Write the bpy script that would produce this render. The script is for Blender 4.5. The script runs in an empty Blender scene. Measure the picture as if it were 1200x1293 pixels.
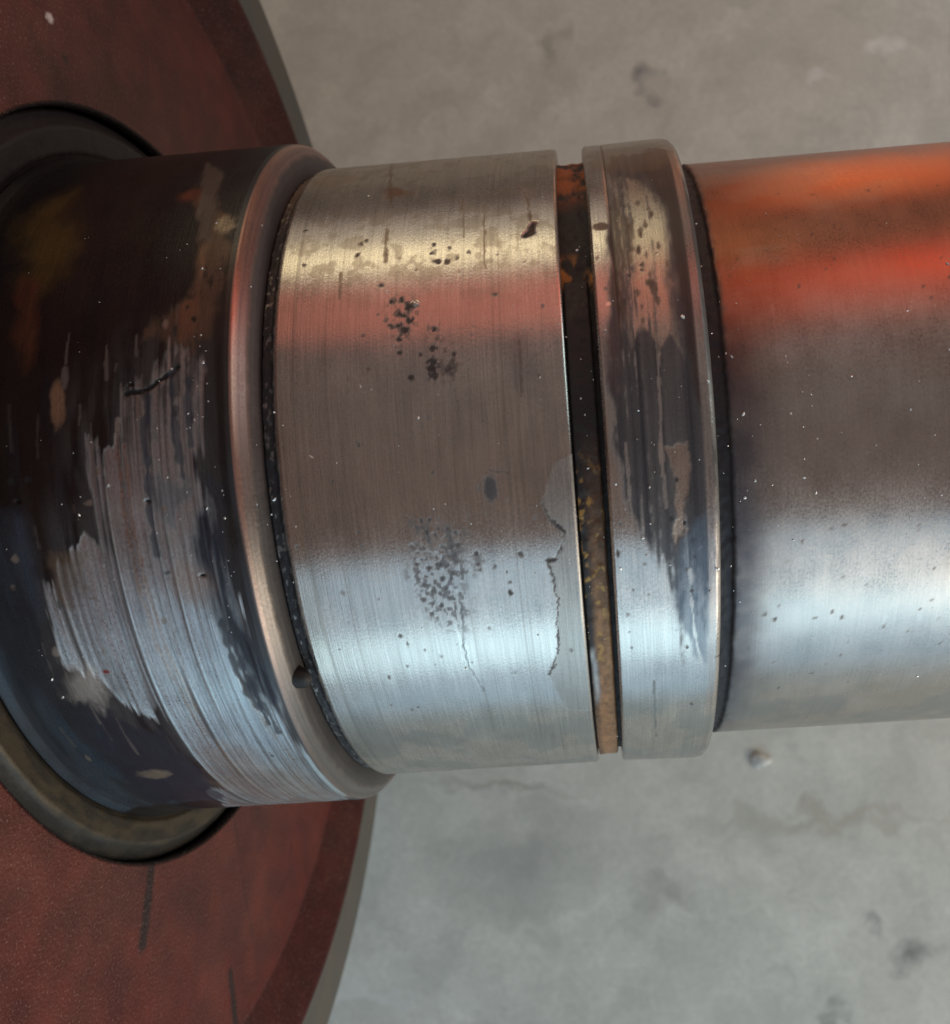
import bpy, bmesh, math, random
import numpy as np
from mathutils import Vector, Matrix

# ------------------------------------------------------------------ set-up
sc = bpy.context.scene
U = 0.1                       # one journal radius = 0.1 m
TILT = math.radians(12)       # camera leans this far off the vertical
RIM = 2.534                   # radius of the roller end (it stands on the floor)
AX = Vector((0, 0, RIM * U))  # a point on the roller's axis

cd = bpy.data.cameras.new('camera'); cam = bpy.data.objects.new('camera', cd)
sc.collection.objects.link(cam); sc.camera = cam
Mc = Matrix([[0.996941, 0.067918, 0.038663], [-0.07183, 0.991233, 0.110891], [-0.030792, -0.113329, 0.99308]])
cam.matrix_world = Matrix.Translation(AX) @ Matrix.Rotation(TILT, 4, 'X') @ Matrix.Translation(Vector([-0.00897, 0.0, 2.95757]) * U) @ Mc.to_4x4()
cd.sensor_fit = 'AUTO'; cd.sensor_width = 36
cd.lens = 29.6206; cd.shift_x = -0.09028; cd.shift_y = 0.04951
cd.clip_start = 0.01; cd.clip_end = 100
cd.dof.use_dof = True; cd.dof.focus_distance = 0.215; cd.dof.aperture_fstop = 15

w = bpy.data.worlds.new('World'); sc.world = w; w.use_nodes = True
w.node_tree.nodes['Background'].inputs[0].default_value = (1.0, 0.79, 0.73, 1)
w.node_tree.nodes['Background'].inputs[1].default_value = 0.175
sc.view_settings.view_transform = 'Standard'; sc.view_settings.look = 'None'
sc.view_settings.exposure = 0.1; sc.view_settings.gamma = 1

def lamp(name, theta, dist, x, sx, sy, L, col, yaw=0):
    """rectangular lamp seen from the shaft at angle theta from the camera's side (+ = far side), radiance L"""
    a = math.radians(theta) - TILT
    d = Vector((math.sin(math.radians(yaw)), math.sin(a) * math.cos(math.radians(yaw)), math.cos(a) * math.cos(math.radians(yaw))))
    l = bpy.data.lights.new(name, 'AREA'); l.shape = 'RECTANGLE'; l.size = sx; l.size_y = sy
    l.energy = L * sx * sy * math.pi; l.color = col
    o = bpy.data.objects.new(name, l); sc.collection.objects.link(o)
    o.location = AX + Vector((x, 0, 0)) + d * dist
    z = d; xx = Vector((1, 0, 0)); xx = (xx - z * xx.dot(z)).normalized(); yy = z.cross(xx)
    o.rotation_euler = Matrix((xx, yy, z)).transposed().to_euler()
    return o
# lamps: cool daylight from the near side, a warm shop lamp added fills, and red lamps standing in for bounce off an unseen red object on the far side
lamp('doorway_daylight', -60, 1.4, 0.05, 0.8, 0.5, 7.0, (1.0, .88, .70), yaw=54)
lamp('daylight_band', -60, 1.2, 0.1, 2.4, 0.34, 1.05, (.60, .90, 1.0))
lamp('daylight_wide', -57, 1.25, 0.1, 2.4, 1.5, .78, (.46, .76, 1.0))
lamp('side_fill', 64, 0.95, 0.10, 0.5, 0.4, 2.5, (.66, .95, 1.0), yaw=60)  # added cool fill that brightens the far right of the floor
lamp('warm_lamp', 76, 1.0, -0.20, 0.54, 0.16, 1.6, (1.0, .86, .50))
lamp('warm_fill', 80, 1.05, -0.20, 0.6, 0.5, .38, (1.0, .88, .68))  # added fill that gives the upper shaft its tan reflection
lamp('red_bounce', 53, .50, 0.0, .8, 0.17, .38, (1.0, .20, .10))
lamp('red_bounce_right', 62, .50, 0.38, 0.36, 0.12, 1.2, (1.0, .12, .04))
lamp('orange_bounce', 112, .55, 0.46, .6, 0.38, .27, (1.0, .30, .09)).data.spread = math.radians(60)

# ------------------------------------------------------------------ numpy noise
_T = np.random.RandomState(7).rand(512, 512).astype(np.float32)
def vn(x, y, s=0):
    x = x + 17.3 * s + 100; y = y + 31.7 * s + 100
    ix = np.floor(x).astype(np.int64); iy = np.floor(y).astype(np.int64)
    fx = x - ix; fy = y - iy
    fx = fx * fx * (3 - 2 * fx); fy = fy * fy * (3 - 2 * fy)
    a = _T[ix & 511, iy & 511]; b = _T[(ix + 1) & 511, iy & 511]
    c = _T[ix & 511, (iy + 1) & 511]; d = _T[(ix + 1) & 511, (iy + 1) & 511]
    return (a * (1 - fx) + b * fx) * (1 - fy) + (c * (1 - fx) + d * fx) * fy
def fbm(x, y, s=0, o=4):
    r = 0; a = .5; t = 0
    for k in range(o):
        r = r + a * vn(x, y, s + k * 3); t += a; x = x * 2.03; y = y * 2.03; a *= .55
    return r / t
def ss(a, b, v):
    t = np.clip((v - a) / (b - a), 0, 1); return t * t * (3 - 2 * t)

class Surf:
    """a grid over a turned surface: place u along the profile, angle phi; colour, roughness, metal and relief are painted on it"""
    def __init__(s, prof, fine, step, back=5.0, R=1.0, radial=False):
        P = np.array(prof, float)
        seg = np.hypot(np.diff(P[:, 0]), np.diff(P[:, 1])); cu = np.r_[0, np.cumsum(seg)]
        us = [0.0]
        for i in range(len(seg)):
            n = max(1, int(math.ceil(seg[i] / step))); us += list(cu[i] + seg[i] * (np.arange(1, n + 1) / n))
        us = np.array(us); px = np.interp(us, cu, P[:, 0]); pr = np.interp(us, cu, P[:, 1])
        fa, fb = fine; n = int((fb - fa) / math.degrees(step / R)); ph = np.linspace(fa, fb, n)
        rest = 360 - (fb - fa)
        m = int(rest / back)
        if m > 1: ph = np.r_[ph, fb + rest * np.arange(1, m) / m]
        s.ph = ph; s.closed = True
        s.X, s.F = np.meshgrid(px, ph, indexing='ij'); s.R = np.meshgrid(pr, ph, indexing='ij')[0]
        s.A = s.R if radial else s.X                       # first painting coordinate
        s.S = np.radians(s.F) * R; s.K = math.radians(1) * R
        tx = np.gradient(px); tr = np.gradient(pr); q = np.hypot(tx, tr) + 1e-9
        s.nx = (-tr / q)[:, None]; s.nr = (tx / q)[:, None]
        sh = s.X.shape
        s.C = np.zeros(sh + (3,)); s.ro = np.full(sh, .3); s.me = np.ones(sh); s.D = np.zeros(sh); s.bu = np.full(sh, 1.0)
    def poly(s, pts, soft=.006, warp=.012, fs=40, seed=0, ani=1):
        p = np.array(pts, float); qx = p[:, 0]; qy = p[:, 1] * s.K
        pad = soft * 3 + warp * 3
        box = (s.A > qx.min() - pad) & (s.A < qx.max() + pad) & (s.S > qy.min() - pad) & (s.S < qy.max() + pad)
        out = np.zeros(s.A.shape); a = s.A[box]; b = s.S[box]
        if a.size == 0: return out
        a2 = a + warp * 2 * (fbm(a * fs, b * fs * ani, seed) - .5); b2 = b + warp * 2 / ani * (fbm(a * fs, b * fs * ani, seed + 5) - .5)
        inside = np.zeros(a.shape, bool); dist = np.full(a.shape, 9.)
        n = len(qx)
        for i in range(n):
            x1, y1, x2, y2 = qx[i], qy[i], qx[(i + 1) % n], qy[(i + 1) % n]
            c = ((y1 > b2) != (y2 > b2)) & (a2 < (x2 - x1) * (b2 - y1) / (y2 - y1 + 1e-12) + x1); inside ^= c
            t = np.clip(((a2 - x1) * (x2 - x1) + (b2 - y1) * (y2 - y1)) / ((x2 - x1) ** 2 + (y2 - y1) ** 2 + 1e-12), 0, 1)
            dist = np.minimum(dist, np.hypot(a2 - x1 - t * (x2 - x1), b2 - y1 - t * (y2 - y1)))
        sd = np.where(inside, dist, -dist); out[box] = ss(-soft, soft, sd); return out
    def line(s, pts, wd=.004, warp=.006, fs=60, seed=0, vary=.6):
        p = np.array(pts, float); qx = p[:, 0]; qy = p[:, 1] * s.K; pad = wd * 3 + warp * 3
        box = (s.A > qx.min() - pad) & (s.A < qx.max() + pad) & (s.S > qy.min() - pad) & (s.S < qy.max() + pad)
        out = np.zeros(s.A.shape); a = s.A[box]; b = s.S[box]
        if a.size == 0: return out
        a2 = a + warp * 2 * (fbm(a * fs, b * fs, seed) - .5); b2 = b + warp * 2 * (fbm(a * fs, b * fs, seed + 5) - .5)
        dist = np.full(a.shape, 9.)
        for i in range(len(qx) - 1):
            x1, y1, x2, y2 = qx[i], qy[i], qx[i + 1], qy[i + 1]
            t = np.clip(((a2 - x1) * (x2 - x1) + (b2 - y1) * (y2 - y1)) / ((x2 - x1) ** 2 + (y2 - y1) ** 2 + 1e-12), 0, 1)
            dist = np.minimum(dist, np.hypot(a2 - x1 - t * (x2 - x1), b2 - y1 - t * (y2 - y1)))
        ww = wd * (1 - vary + 2 * vary * vn(a * 45, b * 45, seed + 9))
        out[box] = 1 - ss(ww * .5, ww * 1.3, dist); return out
    def blob(s, c, rx, ry, soft=.35, warp=.25, fs=60, seed=0):
        x0, y0 = c[0], c[1] * s.K
        box = (abs(s.A - x0) < rx * 2) & (abs(s.S - y0) < ry * 2)
        out = np.zeros(s.A.shape); a = s.A[box]; b = s.S[box]
        if a.size == 0: return out
        d = np.hypot((a - x0) / rx, (b - y0) / ry) + warp * 2 * (fbm(a * fs, b * fs, seed) - .5)
        out[box] = 1 - ss(1 - soft, 1 + soft, d); return out
    def mix(s, m, col=None, ro=None, me=None, bu=None):
        if col is not None: s.C = s.C * (1 - m[..., None]) + np.array(col) * m[..., None]
        if ro is not None: s.ro = s.ro * (1 - m) + ro * m
        if me is not None: s.me = s.me * (1 - m) + me * m
        if bu is not None: s.bu = s.bu * (1 - m) + bu * m
    def build(s, name, mat, parent, label=None):
        X = s.X + s.nx * s.D; R = s.R + s.nr * s.D
        a = np.radians(s.F) - TILT
        co = np.stack([X, R * np.sin(a), R * np.cos(a)], -1) * U
        nu, nf = X.shape; idx = np.arange(nu * nf).reshape(nu, nf); nxt = np.roll(idx, -1, 1)
        q = np.stack([idx[:-1], nxt[:-1], nxt[1:], idx[1:]], -1).reshape(-1, 4)
        me = bpy.data.meshes.new(name)
        me.vertices.add(nu * nf); me.vertices.foreach_set('co', co.reshape(-1).astype(np.float32))
        me.loops.add(q.size); me.loops.foreach_set('vertex_index', q.reshape(-1).astype(np.int32))
        me.polygons.add(len(q)); me.polygons.foreach_set('loop_start', np.arange(0, q.size, 4, dtype=np.int32))
        me.polygons.foreach_set('use_smooth', np.ones(len(q), bool))
        me.update(calc_edges=True)
        c4 = np.concatenate([np.clip(s.C, 0, 1), np.ones(X.shape + (1,))], -1)
        at = me.attributes.new('surface_colour', 'FLOAT_COLOR', 'POINT'); at.data.foreach_set('color', c4.reshape(-1).astype(np.float32))
        pr = np.stack([np.clip(s.ro, .03, 1), np.clip(s.me, 0, 1), s.bu], -1)
        at = me.attributes.new('surface_finish', 'FLOAT_VECTOR', 'POINT'); at.data.foreach_set('vector', pr.reshape(-1).astype(np.float32))
        sv = np.stack([s.A, s.S, np.zeros_like(s.A)], -1)
        at = me.attributes.new('surface_place', 'FLOAT_VECTOR', 'POINT'); at.data.foreach_set('vector', sv.reshape(-1).astype(np.float32))
        me.materials.append(mat)
        o = bpy.data.objects.new(name, me); sc.collection.objects.link(o)
        o.parent = parent; o.location = AX - ROOT
        if label: o['label'] = label
        return o

# ------------------------------------------------------------------ materials
class N:
    def __init__(s, name):
        s.m = bpy.data.materials.new(name); s.m.use_nodes = True; s.t = s.m.node_tree; s.b = s.t.nodes['Principled BSDF']
    def n(s, ty, **k):
        x = s.t.nodes.new(ty)
        for a, b in k.items(): setattr(x, a, b)
        return x
    def l(s, a, b): s.t.links.new(a, b)
    def val(s, v, sock):
        if isinstance(v, (int, float)): sock.default_value = v
        elif isinstance(v, (tuple, list)): sock.default_value = v
        else: s.l(v, sock)
    def math(s, op, a, b=0.0, c=None, clamp=False):
        x = s.n('ShaderNodeMath', operation=op, use_clamp=clamp); s.val(a, x.inputs[0]); s.val(b, x.inputs[1])
        if c is not None: s.val(c, x.inputs[2])
        return x.outputs[0]
    def attr(s, name): return s.n('ShaderNodeAttribute', attribute_name=name)
    def scale(s, v, sc3):
        x = s.n('ShaderNodeVectorMath', operation='MULTIPLY'); s.l(v, x.inputs[0]); x.inputs[1].default_value = sc3; return x.outputs[0]
    def noise(s, v, scale, detail=3, rough=.55):
        x = s.n('ShaderNodeTexNoise'); s.l(v, x.inputs['Vector']); x.inputs['Scale'].default_value = scale
        x.inputs['Detail'].default_value = detail; x.inputs['Roughness'].default_value = rough; return x.outputs[0]
    def rng(s, v, a, b, c, d):
        x = s.n('ShaderNodeMapRange'); s.l(v, x.inputs[0])
        for i, q in enumerate((a, b, c, d)): x.inputs[i + 1].default_value = q
        return x.outputs[0]
    def mixc(s, f, a, b, mode='MIX'):
        x = s.n('ShaderNodeMix', data_type='RGBA', blend_type=mode); s.val(f, x.inputs[0]); s.val(a, x.inputs[6]); s.val(b, x.inputs[7]); return x.outputs[2]

def turned_metal(name, ani=.85, grain=1.0, streak=1.0):
    k = N(name); b = k.b
    col = k.attr('surface_colour').outputs['Color']; fin = k.n('ShaderNodeSeparateXYZ'); k.l(k.attr('surface_finish').outputs['Vector'], fin.inputs[0])
    pl = k.attr('surface_place').outputs['Vector']
    st = k.noise(k.scale(pl, (220, 5, 1)), 1, 4, .7)           # turning marks round the shaft
    st2 = k.noise(k.scale(pl, (60, 2.5, 1)), 1, 3, .6)
    gr = k.noise(k.scale(pl, (170, 120, 1)), 1, 3, .7)        # grain
    cl = k.noise(k.scale(pl, (9, 7, 1)), 1, 4, .6)
    v = k.math('ADD', k.rng(st, .3, .7, -.13 * streak, .13 * streak), k.rng(gr, .3, .7, -.12 * grain, .12 * grain))
    v = k.math('ADD', v, k.rng(cl, .3, .7, -.10, .10)); v = k.math('ADD', v, 1.0)
    v = k.math('ADD', v, k.rng(st2, .3, .7, -.07 * streak, .07 * streak))
    cc = k.n('ShaderNodeCombineXYZ'); [k.l(v, cc.inputs[i]) for i in range(3)]
    c = k.mixc(1.0, col, cc.outputs[0], 'MULTIPLY')
    k.l(c, b.inputs['Base Color'])
    r = k.math('ADD', fin.outputs[0], k.rng(gr, .3, .7, -.08, .08)); r = k.math('ADD', r, k.rng(cl, .3, .7, -.05, .05), clamp=True)
    k.l(r, b.inputs['Roughness']); k.l(fin.outputs[1], b.inputs['Metallic'])
    k.l(k.math('MULTIPLY', fin.outputs[1], ani), b.inputs['Anisotropic']); b.inputs['Anisotropic Rotation'].default_value = .25
    tg = k.n('ShaderNodeTangent', direction_type='RADIAL', axis='X'); k.l(tg.outputs[0], b.inputs['Tangent'])
    h = k.math('ADD', k.math('MULTIPLY', st, .5 * streak), k.math('MULTIPLY', gr, .45 * grain)); h = k.math('MULTIPLY', h, fin.outputs[2])
    bp = k.n('ShaderNodeBump'); bp.inputs['Strength'].default_value = .35; bp.inputs['Distance'].default_value = .00035
    k.l(h, bp.inputs['Height']); k.l(bp.outputs[0], b.inputs['Normal'])
    return k.m
MET = turned_metal('worn_turned_steel', .85, .8, 1.1)
SHAFT = turned_metal('polished_shaft_steel', .75, .7, .5)
DIRT = turned_metal('grimy_steel', .0, 1.3, .2)

def paint_mat(name):
    k = N(name); b = k.b
    col = k.attr('surface_colour').outputs['Color']; fin = k.n('ShaderNodeSeparateXYZ'); k.l(k.attr('surface_finish').outputs['Vector'], fin.inputs[0])
    tc = k.n('ShaderNodeTexCoord').outputs['Object']
    b.inputs['Specular IOR Level'].default_value = .3
    g = k.noise(tc, 900, 3, .6); g2 = k.noise(tc, 60, 5, .6); g3 = k.noise(tc, 1500, 2, .5)
    c = k.mixc(1.0, col, k.mixc(k.rng(g2, .3, .7, 0, 1), (.62, .62, .64, 1), (1.3, 1.22, 1.2, 1)), 'MULTIPLY')
    c = k.mixc(k.rng(g3, .60, .70, 0, .55), c, (.36, .20, .17, 1))
    k.l(c, b.inputs['Base Color']); k.l(fin.outputs[0], b.inputs['Roughness']); k.l(fin.outputs[1], b.inputs['Metallic'])
    bp = k.n('ShaderNodeBump'); bp.inputs['Strength'].default_value = .5; bp.inputs['Distance'].default_value = .0005
    k.l(k.math('MULTIPLY', g, fin.outputs[2]), bp.inputs['Height']); k.l(bp.outputs[0], b.inputs['Normal'])
    return k.m
PAINT = paint_mat('red_oxide_paint')

def simple(name, c, rough, metal=0, nz=300, amt=.4):
    k = N(name); tc = k.n('ShaderNodeTexCoord').outputs['Object']; g = k.noise(tc, nz, 4)
    k.l(k.mixc(k.rng(g, .3, .7, 0, 1), tuple(v * (1 - amt) for v in c) + (1,), tuple(min(1, v * (1 + amt)) for v in c) + (1,)), k.b.inputs['Base Color'])
    k.b.inputs['Roughness'].default_value = rough; k.b.inputs['Metallic'].default_value = metal
    bp = k.n('ShaderNodeBump'); bp.inputs['Strength'].default_value = .5; bp.inputs['Distance'].default_value = .0004
    k.l(g, bp.inputs['Height']); k.l(bp.outputs[0], k.b.inputs['Normal'])
    return k.m

STEEL = np.array((.58, .535, .49)); OXIDE = (.009, .0085, .010)

ROOT = Vector((-0.14, 0, 0))
roller = bpy.data.objects.new('steel_roller', None); sc.collection.objects.link(roller); roller.location = ROOT
roller.empty_display_size = .05
roller['label'] = 'worn steel roller shaft with stepped scratched collars and a red painted end disc'
roller['category'] = 'roller'

# ------------------------------------------------------------------ wide worn collar beside the red disc
s = Surf([(-1.503, 1.0), (-1.503, 1.080), (-1.497, 1.088), (-1.47, 1.077), (-1.45, 1.074), (-.830, 1.074), (-.815, 1.071), (-.806, 1.062), (-.792, 1.045), (-.784, 1.018), (-.780, .96)], (-80, 85), .0034, R=1.07)
n1 = fbm(s.A * 14, s.S * 7, 1); stk = vn(s.A * 200, s.S * 2.2, 2) * .42 + vn(s.A * 120, s.S * 1.7, 13) * .33 + vn(s.A * 50, s.S * 1.4, 3) * .25; sp = fbm(s.A * 60, s.S * 30, 4)
ones = np.ones(s.A.shape)
s.mix(ones, OXIDE, .36, .0, .7)
s.C *= (0.75 + .6 * fbm(s.A * 25, s.S * 10, 6))[..., None]
s.mix(s.poly([(-1.403, 0.5), (-1.309, -0.6), (-1.304, -11.2), (-1.319, -22.5), (-1.249, -28.6), (-1.219, -40.2), (-1.17, -56.1), (-1.508, -58.8), (-1.526, -38.3), (-1.518, -21.3)], .02, .03, 14), (.040, .055, .075), .28, .0, .5)
s.mix(s.poly([(-1.405, 43.4), (-1.32, 50.6), (-1.225, 36.9), (-1.234, 30.0), (-1.296, 28.4), (-1.346, 33.3)], .05, .05, 12), (.10, .068, .02), .42, .2)
s.mix(s.poly([(-1.333, 30.5), (-1.295, 29.6), (-1.273, 19.7), (-1.297, 16.7), (-1.325, 22.1)], .02, .02, 20), (.12, .04, .02), .5, .2)
m = s.poly([(-0.955, 45.7), (-0.9, 40.9), (-0.855, 39.5), (-0.836, 30.3), (-0.855, 23.8), (-0.869, 19.5), (-0.917, 17.6), (-1.021, 19.6), (-0.979, 23.2), (-0.908, 25.8), (-0.913, 32.1), (-0.903, 36.3)], .02, .03, 25, ani=.6)
s.mix(m * ss(.25, .5, sp + .1), (.23, .15, .10), .36, .75)
s.mix(s.blob((-0.858, 37.0), .022, .03, .5, .4), (.62, .52, .36), .28, 1)
s.mix(s.blob((-0.961, 44.7), .04, .035, .6, .5, 30), (.20, .05, .02), .5, .2)
s.mix(s.poly([(-0.996, 56.1), (-0.926, 51.7), (-0.886, 34.7), (-0.918, 34.9)], .012, .015, 30, ani=.4), (.20, .17, .14), .4, .6)
mt = ss(.4, .65, fbm(s.A * 22, s.S * 5, 14)); s.mix(mt * .5, (.022, .014, .011), .38, 0)
mt = ss(.45, .7, fbm(s.A * 30, s.S * 4, 15)) * ss(15, 0, s.F); s.mix(mt * .6, (.022, .028, .038), .34, 0)
# worn patch: bright steel where the black has gone
wm = s.poly([(-0.935, 15.6), (-0.892, 15.2), (-0.873, 12.4), (-0.898, 8.1), (-0.909, 4.8), (-0.881, 1.4), (-0.864, -2.5), (-0.886, -7.3), (-0.856, -14.7), (-0.825, -25.5), (-0.812, -36.5), (-0.794, -58.8), (-0.847, -68.1), (-1.249, -68.5), (-1.139, -47.1), (-1.152, -32.9), (-1.218, -26.6), (-1.27, -23.9), (-1.317, -22.4), (-1.305, -12.4), (-1.225, -5.1), (-1.158, -3.6), (-1.142, -0.5), (-1.145, 7.6), (-1.075, 8.0), (-1.058, 12.6), (-0.999, 13.7)], .035, .035, 16, ani=.25)
film = s.poly([(-0.955, 19.3), (-0.868, 17.9), (-0.862, 6.0), (-0.853, -2.6), (-0.843, -14.7), (-0.81, -28.4), (-0.856, -51.3), (-1.177, -62.9), (-1.206, -46.6), (-1.242, -32.5), (-1.325, -26.1), (-1.337, -20.8), (-1.32, -9.8), (-1.258, -1.0), (-1.2, -0.3), (-1.174, 11.2), (-1.091, 14.8)], .09, .04, 14, ani=.3)
s.mix(film * ss(.25, .65, fbm(s.A * 45, s.S * 6, 16)) * .65, (.10, .095, .095), .42, .4)
PH = s.F
wm = ss(.30, .70, wm * (.55 + .45 * ss(.2, .6, stk)) + .5 * (stk - .5) * ss(.02, .5, wm))
fade = ss(22, -22, PH)                                   # further round: thinner black, and a cool daylight sheen painted into the steel
cover = ss(.42, .66, stk * .75 + sp * .35 - .05 + .45 * fade)
wmm = wm * np.clip(cover, .12 + .5 * fade, 1)
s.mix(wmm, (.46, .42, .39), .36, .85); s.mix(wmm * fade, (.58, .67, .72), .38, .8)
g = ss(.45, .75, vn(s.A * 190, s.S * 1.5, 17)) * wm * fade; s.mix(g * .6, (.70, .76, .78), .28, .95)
s.C *= (1 - wm * .35 * ss(.55, .8, vn(s.A * 210, s.S * 3, 8)))[..., None]
s.D += wm * (-.0015 + .0008 * (stk - .5))
s.D -= .003 * s.line([(-1.054, 12.8), (-1.008, 13.3), (-0.971, 14.5), (-0.935, 15.5)], .006)
s.mix(s.line([(-1.054, 12.8), (-1.008, 13.3), (-0.971, 14.5), (-0.935, 15.7)], .007), (.01, .01, .01), .8, 0)
for q in ([(-1.077, 9.8), (-1.082, -0.7), (-1.079, -10.7), (-1.068, -23.2), (-1.05, -35.2)], [(-1.062, 6.8), (-1.066, -4.7), (-1.058, -16.1), (-1.042, -30.3)], [(-0.905, -23.9), (-0.888, -33.4), (-0.864, -42.4)]):
    g = s.line(q, .005, .006, 15, 3, .8); s.mix(g * .7, (.66, .63, .58), .3, 1)
for q in ([(-0.894, -17.9), (-0.88, -26.7), (-0.864, -35.3)], [(-0.91, -15.6), (-0.905, -23.9), (-0.878, -33.5)], [(-0.951, 15.2), (-0.943, 8.3), (-0.94, 2.5)], [(-0.913, 14.0), (-0.909, 6.2)], [(-1.01, 12.4), (-1.022, -1.0), (-1.018, -6.8)]):
    g = s.line(q, .009, .01, 15, 4, .7); s.mix(g * .85, (.05, .055, .07), .4, .1)
s.mix(.6*s.poly([(-1.0, 2.8), (-0.92, 1.5), (-0.936, -1.3), (-0.979, -3.5), (-1.011, -2.0)], .01, .03, 30, ani=.5), (.06, .065, .075), .4, .1)
s.mix(s.poly([(-1.044, -35.2), (-0.957, -39.6), (-0.856, -49.5), (-0.818, -60.9), (-1.017, -68.7), (-1.115, -55.2), (-1.118, -44.4)], .035, .04, 18, ani=.5) * ss(.3, .6, sp + .15) * .32, (.60, .42, .30), .4, .8)
s.mix(s.poly([(-1.277, -28.4), (-1.236, -31.7), (-1.158, -33.8), (-1.135, -41.8), (-1.168, -57.4), (-1.379, -55.5), (-1.331, -40.6), (-1.318, -33.0)], .01, .03, 24, ani=.5) * .9, (.025, .028, .042), .38, 0)
s.mix(s.poly([(-0.879, 2.3), (-0.864, -2.5), (-0.859, -14.1), (-0.831, -25.5), (-0.845, -32.0), (-0.876, -29.5), (-0.898, -22.6), (-0.909, -13.4), (-0.919, -6.2), (-0.89, -2.4)], .02, .03, 26, ani=.3) * ss(.3, .5, stk + .15), (.035, .04, .055), .38, .1)
s.mix(s.blob((-1.262, -44.2), .034, .022, .5, .6, 40) * .75, (.40, .34, .26), .42, .8)
s.mix(s.blob((-1.216, 12.8), .018, .055, .3, .4, 30), (.34, .22, .14), .42, .6)
s.mix(s.blob((-1.199, 15.4), .010, .03, .3, .4, 30), (.20, .18, .17), .42, .6)
s.mix(s.poly([(-1.256, -5.9), (-1.164, -5.3), (-1.194, -9.7), (-1.243, -13.2), (-1.287, -12.5)], .015, .03, 30) * .6, (.20, .14, .09), .5, .5)
s.mix(s.poly([(-1.328, -23.4), (-1.266, -21.4), (-1.234, -22.5), (-1.228, -26.5), (-1.269, -27.5), (-1.316, -26.1)], .03, .03, 30, ani=.4) * .7, (.66, .62, .56), .4, .9)
s.mix(s.blob((-1.222, -22.4), .009, .006), (.25, .05, .05), .5, 0)
s.mix(s.blob((-0.962, -10.9), .045, .05, .6, .4, 25) * .5, (.40, .26, .18), .4, .7)
for q in ((-1.023, -0.3), (-1.323, 0.8), (-0.925, -9.9), (-1.045, 14.0)):
    g = s.blob(q, .007, .004); s.mix(g, (.01, .01, .01), .8, 0); s.D -= .004 * g
# flakes and thin light scratches in the black
rs = random.Random(3)
for i in range(40):
    x = rs.uniform(-1.42, -.88); f = rs.uniform(-35, 25); L_ = rs.uniform(.6, 6)
    g = s.line([(x, f), (x + rs.uniform(-.004, .004), f - L_)], rs.uniform(.0018, .004), .003, 30, i, .8)
    s.mix(g * rs.uniform(.1, .4), (.32, .28, .25), .4, .8)
for i in range(26):
    g = s.blob((rs.uniform(-1.42, -.88), rs.uniform(-45, 25)), rs.uniform(.003, .010), rs.uniform(.004, .016), .4, .6, 90, i)
    if rs.random() < .5: s.mix(g * .8, (.40, .36, .31), .4, .9)
    else: s.mix(g * .8, (.02, .02, .022), .6, 0)
# rounded shoulder
sh = ss(-.820, -.813, s.A)
s.mix(sh, (.23, .205, .19), .42, .8, .5); s.mix(sh * ss(-8, 10, s.F) * .7, (.34, .16, .13), .42, .8)  # red reflection on the upper shoulder is painted into its colour
s.C *= (1 - sh * .14 * ss(.5, .8, vn(s.A * 260, s.S * 1.2, 12)))[..., None]
s.mix(ss(-.794, -.787, s.A + .004 * (sp - .5)) * .85, (.05, .045, .045), .6, .2, 2)
g = ss(-.820, -.816, s.A) * (1 - ss(-.810, -.804, s.A)); s.mix(g * (.15 + .7 * ss(-12, 8, s.F)), (.50, .27, .21), .36, .95)  # reddish reflected stripe painted along the edge
s.D *= (1 - ss(-.85, -.83, s.A))
s.build('worn_collar', MET, roller, 'wide collar with black coating worn through to scratched bare steel')

# ------------------------------------------------------------------ journal
s = Surf([(-.781, .95), (-.778, .983), (-.756, .985), (-.744, .998), (-.738, 1.0), (-.062, 1.0), (-.057, .996), (-.057, .93)], (-80, 85), .0034, R=1.0)
ones = np.ones(s.A.shape); sp = fbm(s.A * 60, s.S * 40, 21); lf = fbm(s.A * 6, s.S * 5, 22)
s.mix(ones, STEEL, .26, 1, .8)
s.C *= (1 + .10 * (lf - .5))[..., None]
g = 1 - ss(-.748, -.741, s.A + .01 * (sp - .5)); s.mix(g, (.045, .042, .045), .6, .2, 3); s.mix(g * ss(.6, .75, fbm(s.A * 120, s.S * 60, 24)), (.35, .33, .31), .35, .8); s.D += .006 * g * (fbm(s.A * 90, s.S * 50, 25) - .5)
g = ss(-.741, -.738, s.A) * (1 - ss(-.70, -.695, s.A)); s.mix(g * .55, (.60, .55, .48), .22, 1, .5)
g = np.exp(-((s.A + .697) / .004) ** 2); s.mix(g * .45, (.25, .22, .19), .4, .9)
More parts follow.
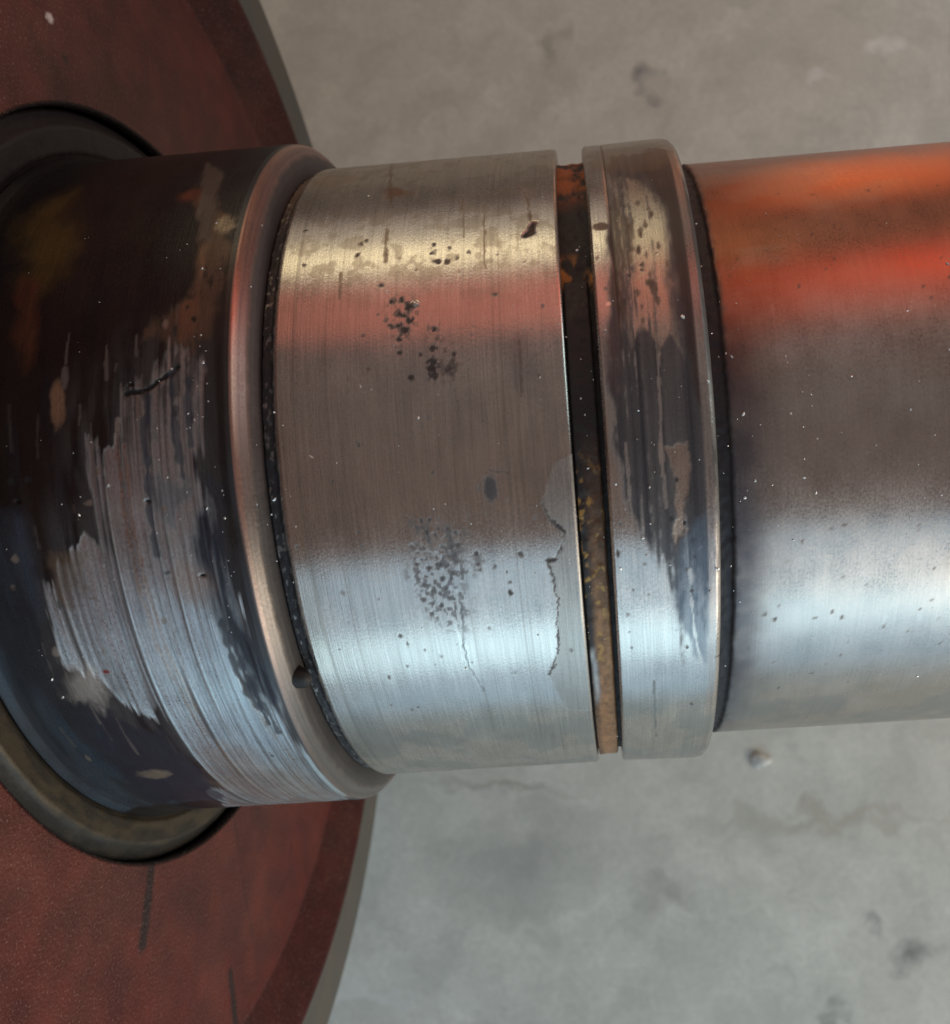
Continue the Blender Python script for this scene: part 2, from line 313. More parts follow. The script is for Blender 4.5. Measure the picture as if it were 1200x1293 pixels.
# fine turned lines
for x, d_ in ((-.62, .3), (-.585, .15), (-.52, .2), (-.455, .18), (-.33, .25), (-.29, .15), (-.22, .3), (-.205, .3), (-.19, .25), (-.175, .3), (-.15, .2), (-.105, .15)):
    g = np.exp(-((s.A - x) / .0022) ** 2) * ss(.35, .6, vn(s.A * 2, s.S * 2.5, int(-x * 100)))
    s.mix(g * d_, (.22, .19, .16), .4, .9)
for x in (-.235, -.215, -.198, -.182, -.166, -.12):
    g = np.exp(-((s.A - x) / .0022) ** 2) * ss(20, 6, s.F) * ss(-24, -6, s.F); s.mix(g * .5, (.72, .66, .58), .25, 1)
for q, wd in (([(-0.591, 30.7), (-0.589, 26.2)], .003), ([(-0.543, 70.2), (-0.483, 44.2)], .006), ([(-0.485, 38.7), (-0.481, 32.2)], .005), ([(-0.16, 17.7), (-0.165, 10.0)], .003), ([(-0.24, 42.5), (-0.237, 27.9)], .002), ([(-0.299, 47.7), (-0.289, 35.6)], .002)):
    g = s.line(q, wd, .004); s.mix(g * .7, (.20, .13, .08), .5, .7)
g = s.blob((-0.485, 48.9), .026, .035, .5, .6, 40); s.mix(g * .9, (.17, .07, .04), .5, .4)
g = s.blob((-0.447, 48.5), .03, .02, .5, .6, 40); s.mix(g * .6, (.17, .07, .04), .5, .4)
g = s.blob((-0.672, 56.3), .06, .06, .6, .6, 30); s.mix(g * .35, (.45, .22, .08), .4, .8)
g = s.blob((-0.157, 14.8), .035, .06, .6, .6, 30); s.mix(g * .4, (.24, .22, .23), .4, .9)
g = s.poly([(-0.211, -0.3), (-0.121, -1.7), (-0.08, -7.2), (-0.072, -0.9), (-0.069, 7.5), (-0.125, 9.8)], .03, .03, 20); s.mix(g * .25, (.36, .33, .30), .4, 1)
for q, wd in (([(-0.276, 44.6), (-0.215, 46.1), (-0.154, 46.7), (-0.131, 43.7), (-0.122, 37.8)], .004), ([(-0.327, 43.9), (-0.276, 44.6)], .002)):
    g = s.line(q, wd, .006); s.mix(g * .8, (.15, .11, .08), .6, .5)
g = s.line([(-0.12, 37.4), (-0.122, 35.7), (-0.14, 35.1)], .008, .004); s.mix(g, (.03, .025, .02), .7, .1); s.D -= .004 * g
# spalled edge strip on the right
line_ = [(-0.136, -4.4), (-0.12, -6.5), (-0.107, -7.5), (-0.089, -8.5), (-0.091, -10.0), (-0.105, -11.5), (-0.128, -12.3), (-0.13, -13.2), (-0.122, -14.7), (-0.123, -16.7), (-0.116, -18.5), (-0.126, -22.3), (-0.126, -25.3), (-0.14, -29.1), (-0.159, -31.2)]
g = s.poly(line_ + [(-0.126, -39.4), (0.032, -41.5), (0.027, -19.1), (0.018, -5.5), (-0.005, 3.0), (-0.099, 0.8)], .004, .003, 60)
s.mix(g * .75, (.40, .38, .35), .48, .7, 1.5)
g = s.line(line_, .0028, .007, 110, 2, .9); s.mix(g * .85, (.07, .06, .06), .6, .3); s.D -= .0004 * g
g = s.line([(-0.096, -8.0), (-0.089, -8.5), (-0.099, -7.6)], .006); s.mix(g * .9, (.04, .03, .03), .6, .2)
g = s.line([(-0.132, -12.3), (-0.113, -12.3)], .005); s.mix(g * .9, (.05, .04, .04), .6, .2)
# dark spot
g = s.blob((-0.251, -2.0), .017, .030, .3, .35, 70); s.mix(g * .9, (.10, .10, .11), .45, .5); s.D -= .0005 * g
g = s.line([(-0.254, 0.7), (-0.232, 0.3), (-0.207, -0.1)], .003); s.mix(g * .7, (.12, .08, .06), .5, .5)
# pitting
rp = random.Random(11)
def pit(q, r, k=1.0, ar=1.0, d=.002, c=(.05, .045, .045)):
    global s
    g = s.blob(q, r, r * ar, .45, 1.1, 150, int(q[0] * 1000) % 97); s.mix(g * k, c, .6, .3); s.D -= min(d, .0003) * g
for q, r in (((-0.421, 24.0), .013), ((-0.439, 25.3), .008), ((-0.44, 23.0), .009), ((-0.42, 22.0), .010), ((-0.446, 21.2), .009), ((-0.431, 20.5), .011), ((-0.463, 21.3), .006), ((-0.445, 19.3), .008), ((-0.443, 17.2), .007), ((-0.419, 13.8), .009), ((-0.462, 25.0), .006), ((-0.393, 16.7), .005), ((-0.36, 20.3), .007), ((-0.365, 17.5), .009)):
    pit(q, r, .95)
for pg in ([(-0.468, 26.3), (-0.414, 25.5), (-0.403, 22.4), (-0.418, 18.9), (-0.438, 16.7), (-0.456, 19.1), (-0.471, 22.8)], [(-0.376, 21.7), (-0.346, 20.9), (-0.3, 16.1), (-0.306, 12.8), (-0.372, 12.4), (-0.378, 16.4)]):
    g = s.poly(pg, .02, .02, 30); s.mix(g * ss(.58, .66, fbm(s.A * 110, s.S * 70, 37, 2)) * .6, (.06, .05, .05), .5, .5)
for q in ((-0.368, 15.0), (-0.363, 13.9)): pit(q, .012, .95, 1.6)
pit((-0.318, 14.8), .010, .8, 2.6, .004, (.10, .09, .08)); pit((-0.331, 14.4), .006, .8, 1.6); pit((-0.317, 16.5), .006, .9)
g = s.blob((-0.406, 24.4), .007, .006); s.mix(g, (.9, .88, .82), .2, 1); s.D += .006 * g
for q, r in (((-0.545, 36.1), .007), ((-0.552, 33.9), .006), ((-0.534, 36.8), .005), ((-0.363, 34.7), .006), ((-0.352, 31.4), .008), ((-0.329, 31.2), .007), ((-0.49, 27.9), .006), ((-0.695, 40.2), .005), ((-0.368, 33.0), .004), ((-0.684, 32.7), .006), ((-0.213, 24.9), .006), ((-0.267, -0.7), .003), ((-0.619, 0.6), .004), ((-0.567, -8.5), .005), ((-0.573, -6.5), .003), ((-0.196, -11.1), .006)):
    pit(q, r, .85)
pts = [(-0.421, -5.6), (-0.402, -5.5), (-0.384, -6.8), (-0.435, -6.2), (-0.36, -6.9), (-0.409, -7.2), (-0.394, -7.5), (-0.43, -8.2), (-0.369, -8.2), (-0.342, -7.5), (-0.357, -9.4), (-0.341, -9.2), (-0.35, -10.5), (-0.367, -10.7), (-0.394, -10.8), (-0.407, -10.7), (-0.419, -10.0), (-0.43, -10.9), (-0.443, -11.5), (-0.414, -12.1), (-0.388, -11.7), (-0.372, -12.1), (-0.36, -13.0), (-0.44, -12.6), (-0.426, -13.4), (-0.435, -14.5), (-0.405, -14.3), (-0.385, -13.8), (-0.366, -13.9), (-0.412, -15.5), (-0.398, -15.9), (-0.38, -16.8), (-0.362, -16.3), (-0.428, -15.8), (-0.441, -16.9), (-0.423, -17.5), (-0.399, -17.9), (-0.383, -15.2), (-0.366, -18.1), (-0.359, -19.1), (-0.352, -17.8), (-0.427, -19.1), (-0.437, -9.9), (-0.45, -9.0), (-0.299, -10.7), (-0.298, -12.1), (-0.294, -13.0), (-0.232, -13.5), (-0.227, -15.0), (-0.23, -16.6)]
for i, q in enumerate(pts): pit(q, rp.uniform(.003, .0065), rp.uniform(.75, 1), rp.uniform(.5, 1.6), .005)
for q in ((-0.352, -10.7), (-0.359, -16.9), (-0.358, -19.4), (-0.297, -11.6)): pit(q, .012, .7, 1.5, .006, (.16, .16, .17))
g = s.poly([(-0.439, -5.2), (-0.323, -6.2), (-0.322, -12.9), (-0.345, -21.4), (-0.403, -21.1), (-0.454, -18.3), (-0.457, -10.1)], .03, .03, 30); s.mix(g * ss(.54, .62, fbm(s.A * 100, s.S * 75, 36, 2)) * .75, (.07, .065, .065), .5, .5); s.mix(g * .25, (.34, .33, .33), .4, .9); s.D -= g * .0003 * ss(.5, .7, fbm(s.A * 110, s.S * 70, 31))
for i in range(90): pit((rp.gauss(-.36, .17), rp.uniform(-38, 34)), rp.uniform(.002, .0045), rp.uniform(.3, .8), rp.uniform(.7, 2), .003)
for q in ([(-0.359, -15.7), (-0.36, -21.3), (-0.354, -26.9), (-0.349, -31.3)], [(-0.374, -21.2), (-0.365, -24.0), (-0.362, -29.1)]):
    g = s.line(q, .004, .006); s.mix(g * .6, (.78, .74, .68), .25, 1)
g = s.line([(-0.352, -18.8), (-0.361, -24.7), (-0.355, -28.7), (-0.331, -33.8)], .0025); s.mix(g * .6, (.2, .2, .2), .5, .7)
# grime in the last stretch underneath, its colour tinted with the bluish reflection
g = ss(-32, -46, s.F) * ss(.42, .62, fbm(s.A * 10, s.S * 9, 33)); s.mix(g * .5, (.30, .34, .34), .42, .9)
g = ss(38, 60, s.F); s.mix(g * .55, (.36, .25, .16), .42, .85)  # warm tan reflection painted into the far side of the steel
g = ss(.52, .66, fbm(s.A * 30, s.S * 26, 35)) * ss(20, 32, s.F); s.mix(g * .35, (.25, .19, .13), .45, .8); pass
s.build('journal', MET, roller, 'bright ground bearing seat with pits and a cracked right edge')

# ------------------------------------------------------------------ groove floor and retaining ring
s = Surf([(-.058, .955), (.020, .955)], (-80, 85), .005, R=.95)
s.mix(np.ones(s.A.shape), (.025, .023, .024), .6, .1, 3)
g = ss(42, 52, s.F) * ss(.3, .6, fbm(s.A * 30, s.S * 14, 40)); s.mix(g, (.40, .13, .04), .6, .2)
g = ss(24, 30, s.F) * (1 - ss(31, 34, s.F)) * ss(.4, .6, fbm(s.A * 50, s.S * 20, 41)); s.mix(g, (.45, .20, .04), .5, .3)
s.D += .01 * (fbm(s.A * 70, s.S * 40, 42) - .5)
s.build('groove_floor', DIRT, roller)

def arc_band(name, prof, f0, f1, step, paint, mat, parent, label=None):
    P = np.array(prof, float); n = int((f1 - f0) / step) + 2; ph = np.linspace(f0, f1, n)
    k = len(P); X = np.repeat(P[:, 0][:, None], n, 1); R = np.repeat(P[:, 1][:, None], n, 1); F = np.repeat(ph[None], k, 0)
    S = np.radians(F); C, D = paint(X, R, F, S); R = R + D
    a = np.radians(F) - TILT; co = np.stack([X, R * np.sin(a), R * np.cos(a)], -1) * U
    idx = np.arange(k * n).reshape(k, n); q = []
    for i in range(k):
        j = (i + 1) % k
        for t in range(n - 1): q.append((idx[i, t], idx[i, t + 1], idx[j, t + 1], idx[j, t]))
    q.append(tuple(idx[:, 0])); q.append(tuple(idx[::-1, -1]))
    me = bpy.data.meshes.new(name); me.from_pydata(co.reshape(-1, 3).tolist(), [], q)
    me.polygons.foreach_set('use_smooth', np.ones(len(me.polygons), bool)); me.update()
    c4 = np.concatenate([C, np.ones(X.shape + (1,))], -1)
    at = me.attributes.new('surface_colour', 'FLOAT_COLOR', 'POINT'); at.data.foreach_set('color', c4.reshape(-1).astype(np.float32))
    fin = np.zeros(X.shape + (3,)); fin[..., 0] = .5; fin[..., 1] = .35; fin[..., 2] = 2
    at = me.attributes.new('surface_finish', 'FLOAT_VECTOR', 'POINT'); at.data.foreach_set('vector', fin.reshape(-1).astype(np.float32))
    at = me.attributes.new('surface_place', 'FLOAT_VECTOR', 'POINT'); at.data.foreach_set('vector', np.stack([X, S, R], -1).reshape(-1).astype(np.float32))
    me.materials.append(mat); o = bpy.data.objects.new(name, me); sc.collection.objects.link(o); o.parent = parent; o.location = AX - ROOT
    if label: o['label'] = label
    return o
def ringpaint(X, R, F, S):
    C = np.zeros(X.shape + (3,)) + np.array((.030, .027, .027))
    b = np.clip(ss(8, -14, F) * .5 + ss(-14, -30, F) * .8, 0, 1) * ss(-.045, -.02, X) + ss(-30, -50, F) * .5
    b = np.clip(b * (.5 + .9 * fbm(X * 60, S * 20, 50)), 0, 1)[..., None]
    C = C * (1 - b) + np.array((.34, .17, .08)) * b * (.5 + fbm(X * 90, S * 60, 55))[..., None]
    y = (ss(.62, .72, fbm(X * 60, S * 45, 51)) * ss(4, -6, F) * ss(-40, -22, F))[..., None]
    C = C * (1 - y) + np.array((.45, .26, .08)) * y
    g = (ss(-27, -29, F) * ss(-42, -37, F) * np.exp(-((X + .035 + .012 * vn(X * 0, S * 20, 3)) / .007) ** 2))[..., None]
    g = g * (.4 + .6 * fbm(X * 80, S * 30, 56))[..., None]; C = C * (1 - g) + np.array((.55, .55, .55)) * g
    return C, .006 * (fbm(X * 60, S * 45, 52) - .5)
xs = np.linspace(-.051, .004, 14)
arc_band('retaining_ring', [(-.053, .94)] + [(x, .976) for x in xs] + [(.008, .968), (.010, .94)], -245, 27, .25, ringpaint, DIRT, roller, 'rusty retaining ring sunk in the narrow groove')

# ------------------------------------------------------------------ narrow collar right of the groove
s = Surf([(.020, .93), (.020, .992), (.026, 1.0), (.205, 1.004), (.245, 1.004), (.266, 1.001), (.276, .992), (.280, .970), (.281, .90)], (-80, 85), .0034, R=1.0)
ones = np.ones(s.A.shape); sp = fbm(s.A * 60, s.S * 26, 61); stk = vn(s.A * 150, s.S * 2.4, 62) * .6 + vn(s.A * 50, s.S * 1.6, 63) * .4
s.mix(ones, STEEL, .27, 1, .8)
# dark worn belt between the two bright bands, strongest on the top
m = s.poly([(0.059, 28.7), (0.086, 54.8), (0.259, 56.1), (0.265, 21.3), (0.27, 6.0), (0.265, -13.0), (0.255, -23.9), (0.181, -30.9), (0.16, -19.6), (0.117, -12.4), (0.058, -5.6), (0.035, 2.8)], .012, .02, 30, ani=.35)
dk = m * ss(.28, .55, stk * .75 + sp * .45 - .45 * ss(-2, -26, s.F) + .12)
s.mix(dk * (.80 + .2 * vn(s.A * 90, s.S * 1.6, 67)), (.045, .043, .050), .34, .2); s.D -= .0005 * dk
g = s.poly([(0.173, -12.6), (0.265, -6.4), (0.259, -23.9), (0.241, -29.6), (0.181, -25.0)], .02, .02, 30, ani=.3); s.mix(g * .7, (.14, .17, .21), .38, .5)
# bare rough patch above
m = s.poly([(0.092, 40.4), (0.113, 46.8), (0.154, 47.1), (0.201, 38.3), (0.202, 27.9), (0.208, 15.8), (0.165, 15.6), (0.106, 16.1), (0.095, 22.1), (0.075, 30.0)], .016, .025, 30, ani=.3)
m = m * ss(.36, .58, stk * .8 + sp * .4); s.mix(m * .92, (.54, .49, .41), .30, 1, 1.6); s.D += .0008 * m * (fbm(s.A * 55, s.S * 12, 65) - .5)
for i in range(40):
    q = (0.13, 32.6); g = s.blob((q[0] + rp.gauss(0, .035), q[1] + rp.gauss(0, 6)), rp.uniform(.003, .007), rp.uniform(.006, .016), .4, .5, 80, i); s.mix(g * m * .7, (.10, .07, .05), .5, .5)
g = s.poly([(0.091, 43.5), (0.124, 32.6), (0.098, 27.2), (0.092, 19.8), (0.064, 21.1), (0.067, 33.0)], .01, .02, 40, ani=.4); s.mix(g * .55, (.13, .10, .07), .45, .5)
g = s.poly([(0.2, 59.3), (0.259, 56.1), (0.276, 39.9), (0.28, 21.2), (0.276, 5.9), (0.245, 7.1), (0.226, 15.7), (0.215, 27.8), (0.208, 39.5), (0.163, 48.8)], .008, .012, 30, ani=.4); s.mix(g * .88, (.055, .038, .034), .38, .15)
g = s.poly([(0.034, 60.9), (0.242, 62.4), (0.256, 52.2), (0.197, 48.4), (0.106, 49.5), (0.034, 50.4)], .02, .03, 30); s.mix(g * .5, (.28, .18, .12), .45, .7)
g = s.blob((0.047, 35.5), .020, .014, .25, .3, 60); s.mix(g * .85, (.12, .07, .05), .5, .4)
g = s.blob((0.051, 22.0), .006, .006); s.mix(g, (.9, .88, .8), .2, 1)
g = s.blob((0.16, 23.6), .008, .028, .3, .5); s.mix(g * .8, (.10, .06, .05), .5, .3)
g = s.blob((0.049, 14.4), .02, .09, .5, .5, 30); s.mix(g * .5, (.16, .11, .10), .45, .6)
# tan scar
g = s.poly([(0.161, 2.1), (0.208, 2.1), (0.212, -1.5), (0.197, -6.2), (0.195, -9.6), (0.168, -11.7), (0.161, -10.3), (0.175, -6.1), (0.172, -1.9)], .006, .012, 50, ani=.6); s.mix(g * .95, (.44, .35, .29), .42, .85, 2); s.D -= .0008 * g
for q in ((0.163, -7.6), (0.194, -8.3), (0.18, -2.4)): pit(q, .006)
for q, k_ in (([(0.158, 14.4), (0.152, 5.4), (0.146, -1.8)], .6), ([(0.068, 2.7), (0.072, -10.0), (0.074, -14.5)], .5), ([(0.153, -6.0), (0.149, 2.4)], .4), ([(0.203, -15.0), (0.209, -23.7), (0.229, -31.9)], .7), ([(0.141, -12.5), (0.133, -33.9)], .5), ([(0.102, -14.6), (0.101, -32.1)], .4)):
    g = s.line(q, .004, .004, 20, 2, .7); s.mix(g * k_, (.66, .58, .52), .28, 1)
for x in (.073,):
    g = np.exp(-((s.A - x) / .003) ** 2) * (ss(10, 22, s.F)); s.mix(g * .9, (.07, .05, .04), .5, .4); s.D -= .003 * g
g = s.line([(0.108, -33.8), (0.114, -49.9)], .003, .003); s.mix(g * .7, (.15, .15, .15), .5, .6)
g = s.line([(0.266, -29.7), (0.282, -30.0)], .004); s.mix(g, (.05, .05, .05), .5, .3)
for i in range(30): pit((rp.uniform(.03, .26), rp.uniform(-40, 30)), rp.uniform(.002, .005), rp.uniform(.4, .9), rp.uniform(.7, 2), .003)
g = ss(.243, .249, s.A) * (1 - ss(.262, .268, s.A)); s.mix(g * .6, (.50, .43, .39), .34, 1, .6)
g = ss(.268, .276, s.A); s.mix(g * .8, (.05, .045, .045), .6, .2, 2)
g = ss(-32, -46, s.F) * ss(.42, .62, fbm(s.A * 10, s.S * 9, 66)); s.mix(g * .5, (.30, .34, .34), .42, .9)  # blotchy grime, coloured to carry the bluish reflection underneath
g = ss(38, 60, s.F); s.mix(g * .5, (.30, .20, .14), .42, .85)  # tan reflection painted on this collar's far side
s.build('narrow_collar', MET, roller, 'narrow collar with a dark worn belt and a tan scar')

# ------------------------------------------------------------------ main shaft
s = Surf([(.279, .90), (.283, .915), (.315, .917), (.322, .929), (.60, .929), (2.6, .929), (2.62, .91), (2.62, .0)], (-80, 85), .0065, R=.93)
ones = np.ones(s.A.shape); lf = fbm(s.A * 3, s.S * 6, 71); sp = fbm(s.A * 40, s.S * 40, 72)
s.mix(ones, (.54, .49, .45), .335, 1, .5)
nb = .06 * (fbm(s.A * 10, s.S * 12, 73) - .5)
g = 1 - ss(.330, .50, s.A + nb); tw = ss(-34, 6, s.F)
s.mix(g * (.35 + .55 * tw), (.16, .12, .11), .36, .75)
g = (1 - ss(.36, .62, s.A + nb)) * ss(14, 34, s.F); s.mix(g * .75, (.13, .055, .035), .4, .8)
g = 1 - ss(.335, .42, s.A + nb * .7); s.mix(g * .75, (.07, .065, .08), .42, .5)
g = ss(4, 32, s.F + 14 * (lf - .5)); s.mix(g * .85, (.42, .15, .075), .34, .9)  # orange-red reflected glow painted into the shaft's upper side
g = ss(.5, .68, lf) * .3; s.mix(g, (.42, .36, .31), .38, .95)
g = ss(-36, -52, s.F) * ss(.4, .62, fbm(s.A * 9, s.S * 9, 75)); s.mix(g * .5, (.30, .33, .33), .42, .9)  # grime below, with the bluish reflection mixed into its colour
for i in range(130):
    g = s.blob((rs.uniform(.35, 1.3), rs.uniform(-45, 50)), rs.uniform(.002, .005), rs.uniform(.002, .006), .4, .4, 90, i); s.mix(g * rs.uniform(.3, .9), (.08, .06, .05), .6, .3)
for i in range(60):
    x = rs.uniform(.4, 1.2); f = rs.uniform(-40, 30); g = s.line([(x, f), (x + rs.uniform(-.03, .03), f + rs.uniform(-4, 4))], .002, .004, 30, i); s.mix(g * rs.uniform(.1, .3), (.68, .64, .6), .25, 1)
g = 1 - ss(.312, .338, s.A + .016 * (sp - .5)); s.mix(g, (.05, .046, .05), .55, .2, 3); s.D += .008 * g * (fbm(s.A * 90, s.S * 60, 74) - .5)
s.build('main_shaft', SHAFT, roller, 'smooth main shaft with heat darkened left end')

# ------------------------------------------------------------------ red end disc, hub and rim
RE = 1.222
s = Surf([(-1.50, 1.225), (-1.484, 1.228), (-1.480, 1.232), (-1.480, 1.97), (-1.475, 2.00), (-1.380, 2.195), (-1.3735, 2.21), (-1.373, 2.225)], (-179.9, 180), .0085, R=1.6, radial=True)
ones = np.ones(s.A.shape); s.mix(ones, (.118, .017, .011), .40, 0, 2.4)
g = ss(1.985, 2.005, s.A); s.mix(g, (.06, .005, .003), .45, 0, .5)
g = ss(.45, .7, fbm(s.A * 3, s.S * 3, 80)); s.mix(g * .25, (.13, .05, .035), .5, 0)
g = 1 - ss(1.3, 1.75, s.A + .3 * (fbm(s.A * 4, s.S * 4, 81) - .5)); s.mix(g * .35, (.11, .045, .032), .45, 0, 2.6)
for q, wd, k_ in (([(1.227, -67.5), (1.347, -67.3), (1.459, -66.9)], .030, .9), ([(1.765, -87.9), (1.966, -87.9), (2.046, -87.8)], .018, .9), ([(1.239, -95.3), (1.496, -94.5), (1.763, -94.9)], .005, .6), ([(1.593, -115.7), (1.783, -108.8), (1.768, -97.5)], .006, .35)):
    g = s.line(q, wd, .003, 20, 1, .1); s.mix(g * k_, (.02, .013, .012), .5, 0)
g = s.blob((1.454, 73.2), .012, .022, .3, .4, 60); s.mix(g, (.75, .6, .55), .4, 0)
g = s.blob((1.353, 74.3), .015, .02, .4, .4, 60); s.mix(g * .8, (.04, .02, .015), .5, 0)
s.mix((1 - ss(1.232, 1.240, s.A)), (.012, .008, .007), .6, 0, .6)
s.build('end_disc', PAINT, roller, 'red oxide painted end disc with pencil marks')

s = Surf([(-1.373, 2.222), (-1.384, 2.24), (-1.392, 2.50), (-1.40, 2.525), (-1.42, 2.534), (-4.2, 2.534), (-4.22, 2.50), (-4.22, 0)], (-179.9, 180), .03, R=2.5, radial=True)
s.mix(np.ones(s.A.shape), (.12, .112, .098), .6, .2, 1.0)
s.mix(ss(.4, .7, fbm(s.A * 8, s.S * 5, 85)) * .4, (.16, .12, .09), .6, .2)
s.build('rim', DIRT, roller, 'bare grey machined rim round the red disc')

s = Surf([(-1.53, 1.0), (-1.505, 1.078), (-1.500, 1.095), (-1.492, 1.105), (-1.486, 1.17), (-1.500, 1.186), (-1.512, 1.205), (-1.518, 1.218), (-1.53, 1.226)], (-179.9, 180), .008, R=1.2, radial=True)
ones = np.ones(s.A.shape); s.mix(ones, (.085, .062, .036), .45, .3, 2.4)
s.mix(1 - ss(1.088, 1.10, s.A + .012 * (fbm(s.A * 30, s.S * 10, 90) - .5)), (.02, .018, .016), .6, .1)
s.mix(ss(1.172, 1.18, s.A + .02 * (fbm(s.A * 30, s.S * 9, 91) - .5)), (.04, .038, .036), .5, .2)
s.mix(ss(1.180, 1.188, s.A + .01 * (fbm(s.A * 30, s.S * 9, 94) - .5)), (.008, .007, .007), .7, 0)
g = ss(.42, .6, fbm(s.A * 30, s.S * 10, 92)); s.mix(g * .85, (.035, .028, .02), .5, .2); s.D += .004 * (fbm(s.A * 40, s.S * 30, 93) - .5)
g = ss(15, 45, s.F) * (1 - ss(150, 175, s.F)); s.mix(g * .95, (.016, .005, .004), .6, 0)  # shade over the hub's upper half painted into its colour
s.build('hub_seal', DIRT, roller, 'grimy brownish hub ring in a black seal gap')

# black lump standing in for a dark pit in the corner of the shoulder
def lump(name, x, f, r, dims, mat, parent, seed, lift=0, sub=3):
    bm = bmesh.new(); bmesh.ops.create_icosphere(bm, subdivisions=sub, radius=1)
    rr = random.Random(seed); offs = [(Vector((rr.uniform(-1, 1), rr.uniform(-1, 1), rr.uniform(-1, 1))).normalized(), rr.uniform(-.25, .7)) for _ in range(11)]
    for v in bm.verts:
        k = 1 + sum(a * max(0, v.co.dot(d)) ** 4 for d, a in offs) - .15
        v.co = Vector((v.co.x * dims[0], v.co.y * dims[1], v.co.z * dims[2])) * k * U
    a = math.radians(f) - TILT; M = Matrix.Rotation(-a, 4, 'X')
    for v in bm.verts: v.co = M @ v.co
    me = bpy.data.meshes.new(name); bm.to_mesh(me); bm.free()
    for p in me.polygons: p.use_smooth = True
    me.materials.append(mat); o = bpy.data.objects.new(name, me); sc.collection.objects.link(o)
    o.location = AX + Vector((x, (r + lift) * math.sin(a), (r + lift) * math.cos(a))) * U
    if parent: o.parent = parent; o.location -= ROOT
    return o
LUMP_BLACK = simple('lump_black', (.010, .008, .007), .6)
q = (-0.791, -27.5)
o = lump('dark_lump', q[0] - .002, q[1], 1.0, (.034, .032, .026), LUMP_BLACK, None, 4, .014)
o['label'] = 'small black lump standing in for a dark pit in the shoulder corner of the bright journal'; o['category'] = 'grease lump'  # despite its category, a black lump standing in for a dark pit

# ------------------------------------------------------------------ grit lying on the shaft
CHIP = simple('bright_metal_chip', (.80, .78, .74), .3, .6)
bm = bmesh.new(); rg = random.Random(5)
def chip(x, f, r, sz):
    m = bmesh.ops.create_icosphere(bm, subdivisions=1, radius=1)
    a = math.radians(f) - TILT; c = AX + Vector((x, r * math.sin(a), r * math.cos(a))) * U
    dx, dy, dz = rg.uniform(.5, 1.5) * sz, rg.uniform(.5, 1.4) * sz, rg.uniform(.4, .8) * sz
    R_ = Matrix.Rotation(-a, 3, 'X') @ Matrix.Rotation(rg.uniform(0, 3), 3, 'Z')
    for v in m['verts']:
        p = Vector((v.co.x * dx, v.co.y * dy, v.co.z * dz)) * rg.uniform(.7, 1.25); v.co = c + (R_ @ p) * U
def rad(x):
    if x < -.84: return 1.074
    if x < -.755: return 1.045
    if x < -.06: return 1.0
    if x < .02: return .978
    if x < .27: return 1.004
    return .93
for i in range(320):
    x = rg.uniform(-1.42, .9) if rg.random() < .6 else rg.choice((-.75, -.85, -.9, -.02, .30, .35, .5, .05)) + rg.gauss(0, .03)
    if abs(x) < .075 and rg.random() < .3: continue
    f = rg.gauss(4, 20); chip(x, f, rad(x), min(.0045, .0012 * math.exp(abs(rg.gauss(0, .55)))))
for (x, f), r, z in (((-0.76, -1.3), 1.0, .006), ((-0.772, -3.3), 1.0, .004), ((-1.36, -23.0), 1.074, .007), ((-1.355, -26.0), 1.074, .005), ((0.353, 6.0), .93, .005), ((0.373, -3.8), .93, .004), ((0.102, 6.9), 1.0, .0045), ((-1.14, 7.3), 1.074, .003), ((-1.11, 2.0), 1.074, .004), ((-1.546, -34.9), 1.10, .004), ((-0.539, 13.0), 1.0, .003), ((-1.185, -1.3), 1.074, .005)):
    chip(x, f, r, z)
me = bpy.data.meshes.new('metal_grit'); bm.to_mesh(me); bm.free(); me.materials.append(CHIP)
o = bpy.data.objects.new('metal_grit', me); sc.collection.objects.link(o); o['kind'] = 'stuff'
o['label'] = 'fine bright metal grit scattered over the shaft'; o['category'] = 'grit'

# ------------------------------------------------------------------ floor
k = N('worn_concrete'); b = k.b; tc = k.n('ShaderNodeTexCoord').outputs['Object']
wv = k.n('ShaderNodeVectorMath', operation='ADD'); k.l(tc, wv.inputs[0])
dn = k.n('ShaderNodeTexNoise'); dn.inputs['Scale'].default_value = 45; dn.inputs['Detail'].default_value = 3; k.l(tc, dn.inputs['Vector'])
off = k.n('ShaderNodeVectorMath', operation='MULTIPLY_ADD'); k.l(dn.outputs['Color'], off.inputs[0]); off.inputs[1].default_value = (.05, .05, 0); off.inputs[2].default_value = (-.025, -.025, 0)
k.l(off.outputs[0], wv.inputs[1]); wc = wv.outputs[0]
a1 = k.noise(tc, 7, 5, .6); a2 = k.noise(wc, 26, 5, .65); a3 = k.noise(tc, 220, 4, .7)
c = k.mixc(k.rng(a2, .35, .68, 0, 1), (.49, .49, .445, 1), (.67, .665, .61, 1))
c = k.mixc(k.rng(a1, .4, .65, 0, .35), c, (.52, .49, .44, 1))
c = k.mixc(k.rng(a3, .35, .65, 0, .25), c, (.34, .34, .33, 1))
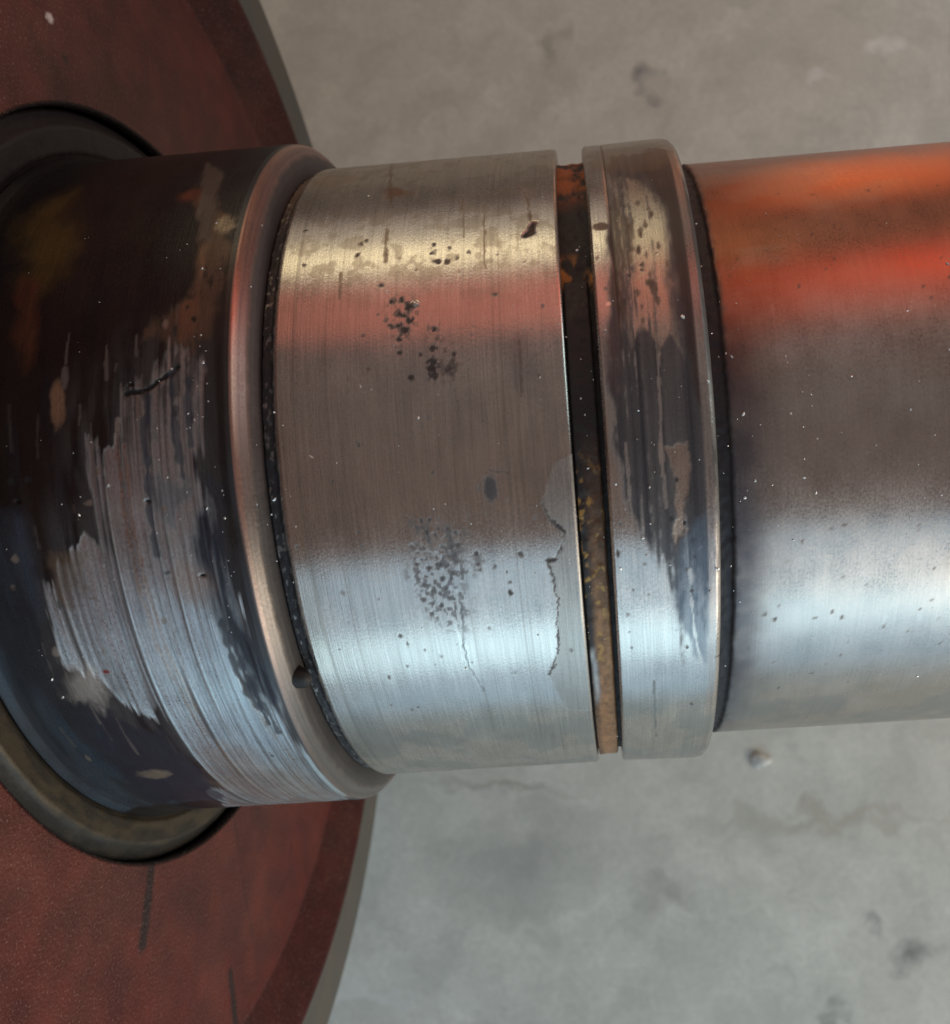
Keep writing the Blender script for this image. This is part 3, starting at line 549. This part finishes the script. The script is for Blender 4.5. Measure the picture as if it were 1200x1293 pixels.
def fblob(c, x, y, rx, ry, col, amt, rot=0, lo=.1, hi=1.25):
    v = k.n('ShaderNodeMapping'); v.vector_type = 'TEXTURE'; v.inputs['Location'].default_value = (x, y, 0); v.inputs['Rotation'].default_value = (0, 0, rot); v.inputs['Scale'].default_value = (rx, ry, 1)
    k.l(wc, v.inputs['Vector']); L_ = k.n('ShaderNodeVectorMath', operation='LENGTH')
    fl = k.n('ShaderNodeVectorMath', operation='MULTIPLY'); k.l(v.outputs[0], fl.inputs[0]); fl.inputs[1].default_value = (1, 1, 0)
    k.l(fl.outputs[0], L_.inputs[0]); return k.mixc(k.rng(L_.outputs['Value'], lo, hi, amt, 0), c, col + (1,))
for q, rx, ry, col, amt, rot in (((0.2117, 0.3266), .016, .008, (.75, .75, .72), .9, .2), ((0.1698, 0.3095), .010, .005, (.72, .72, .70), .8, .6), ((0.0537, 0.3167), .010, .010, (.16, .17, .19), .8, 0), ((-0.0082, 0.3511), .015, .012, (.2, .2, .17), .5, 0),
 ((0.1713, -0.2629), .014, .010, (.15, .15, .15), .8, .3), ((0.1496, -0.2418), .008, .008, (.2, .2, .2), .6, 0), ((0.1244, -0.294), .007, .006, (.2, .2, .2), .6, 0), ((0.0251, -0.2213), .018, .010, (.2, .2, .19), .5, 0),
 ((0.1267, -0.1774), .09, .006, (.36, .33, .28), .6, -.07), ((-0.0698, -0.1509), .05, .004, (.22, .2, .17), .5, -.1), ((-0.0623, -0.1952), .06, .03, (.22, .22, .22), .5, .1), ((-0.1609, -0.2684), .025, .004, (.62, .62, .6), .7, 0)):
    c = fblob(c, q[0], q[1], rx, ry, col, amt, rot)
k.l(c, b.inputs['Base Color']); b.inputs['Roughness'].default_value = .62
bp = k.n('ShaderNodeBump'); bp.inputs['Strength'].default_value = .3; bp.inputs['Distance'].default_value = .001; k.l(a3, bp.inputs['Height']); k.l(bp.outputs[0], b.inputs['Normal'])
bm = bmesh.new(); bmesh.ops.create_grid(bm, x_segments=2, y_segments=2, size=8)
me = bpy.data.meshes.new('floor'); bm.to_mesh(me); bm.free(); me.materials.append(k.m)
o = bpy.data.objects.new('floor', me); sc.collection.objects.link(o); o['kind'] = 'structure'

PEB = simple('pale_stone', (.46, .45, .42), .8)
fx, fy = (0.0917, -0.1405)
o = lump('pebble', 0, 0, 0, (.045, .04, .025), PEB, None, 8, 0); o.location = (fx, fy, .0015)
o['label'] = 'small pale pebble on the concrete just below the main shaft'; o['category'] = 'pebble'
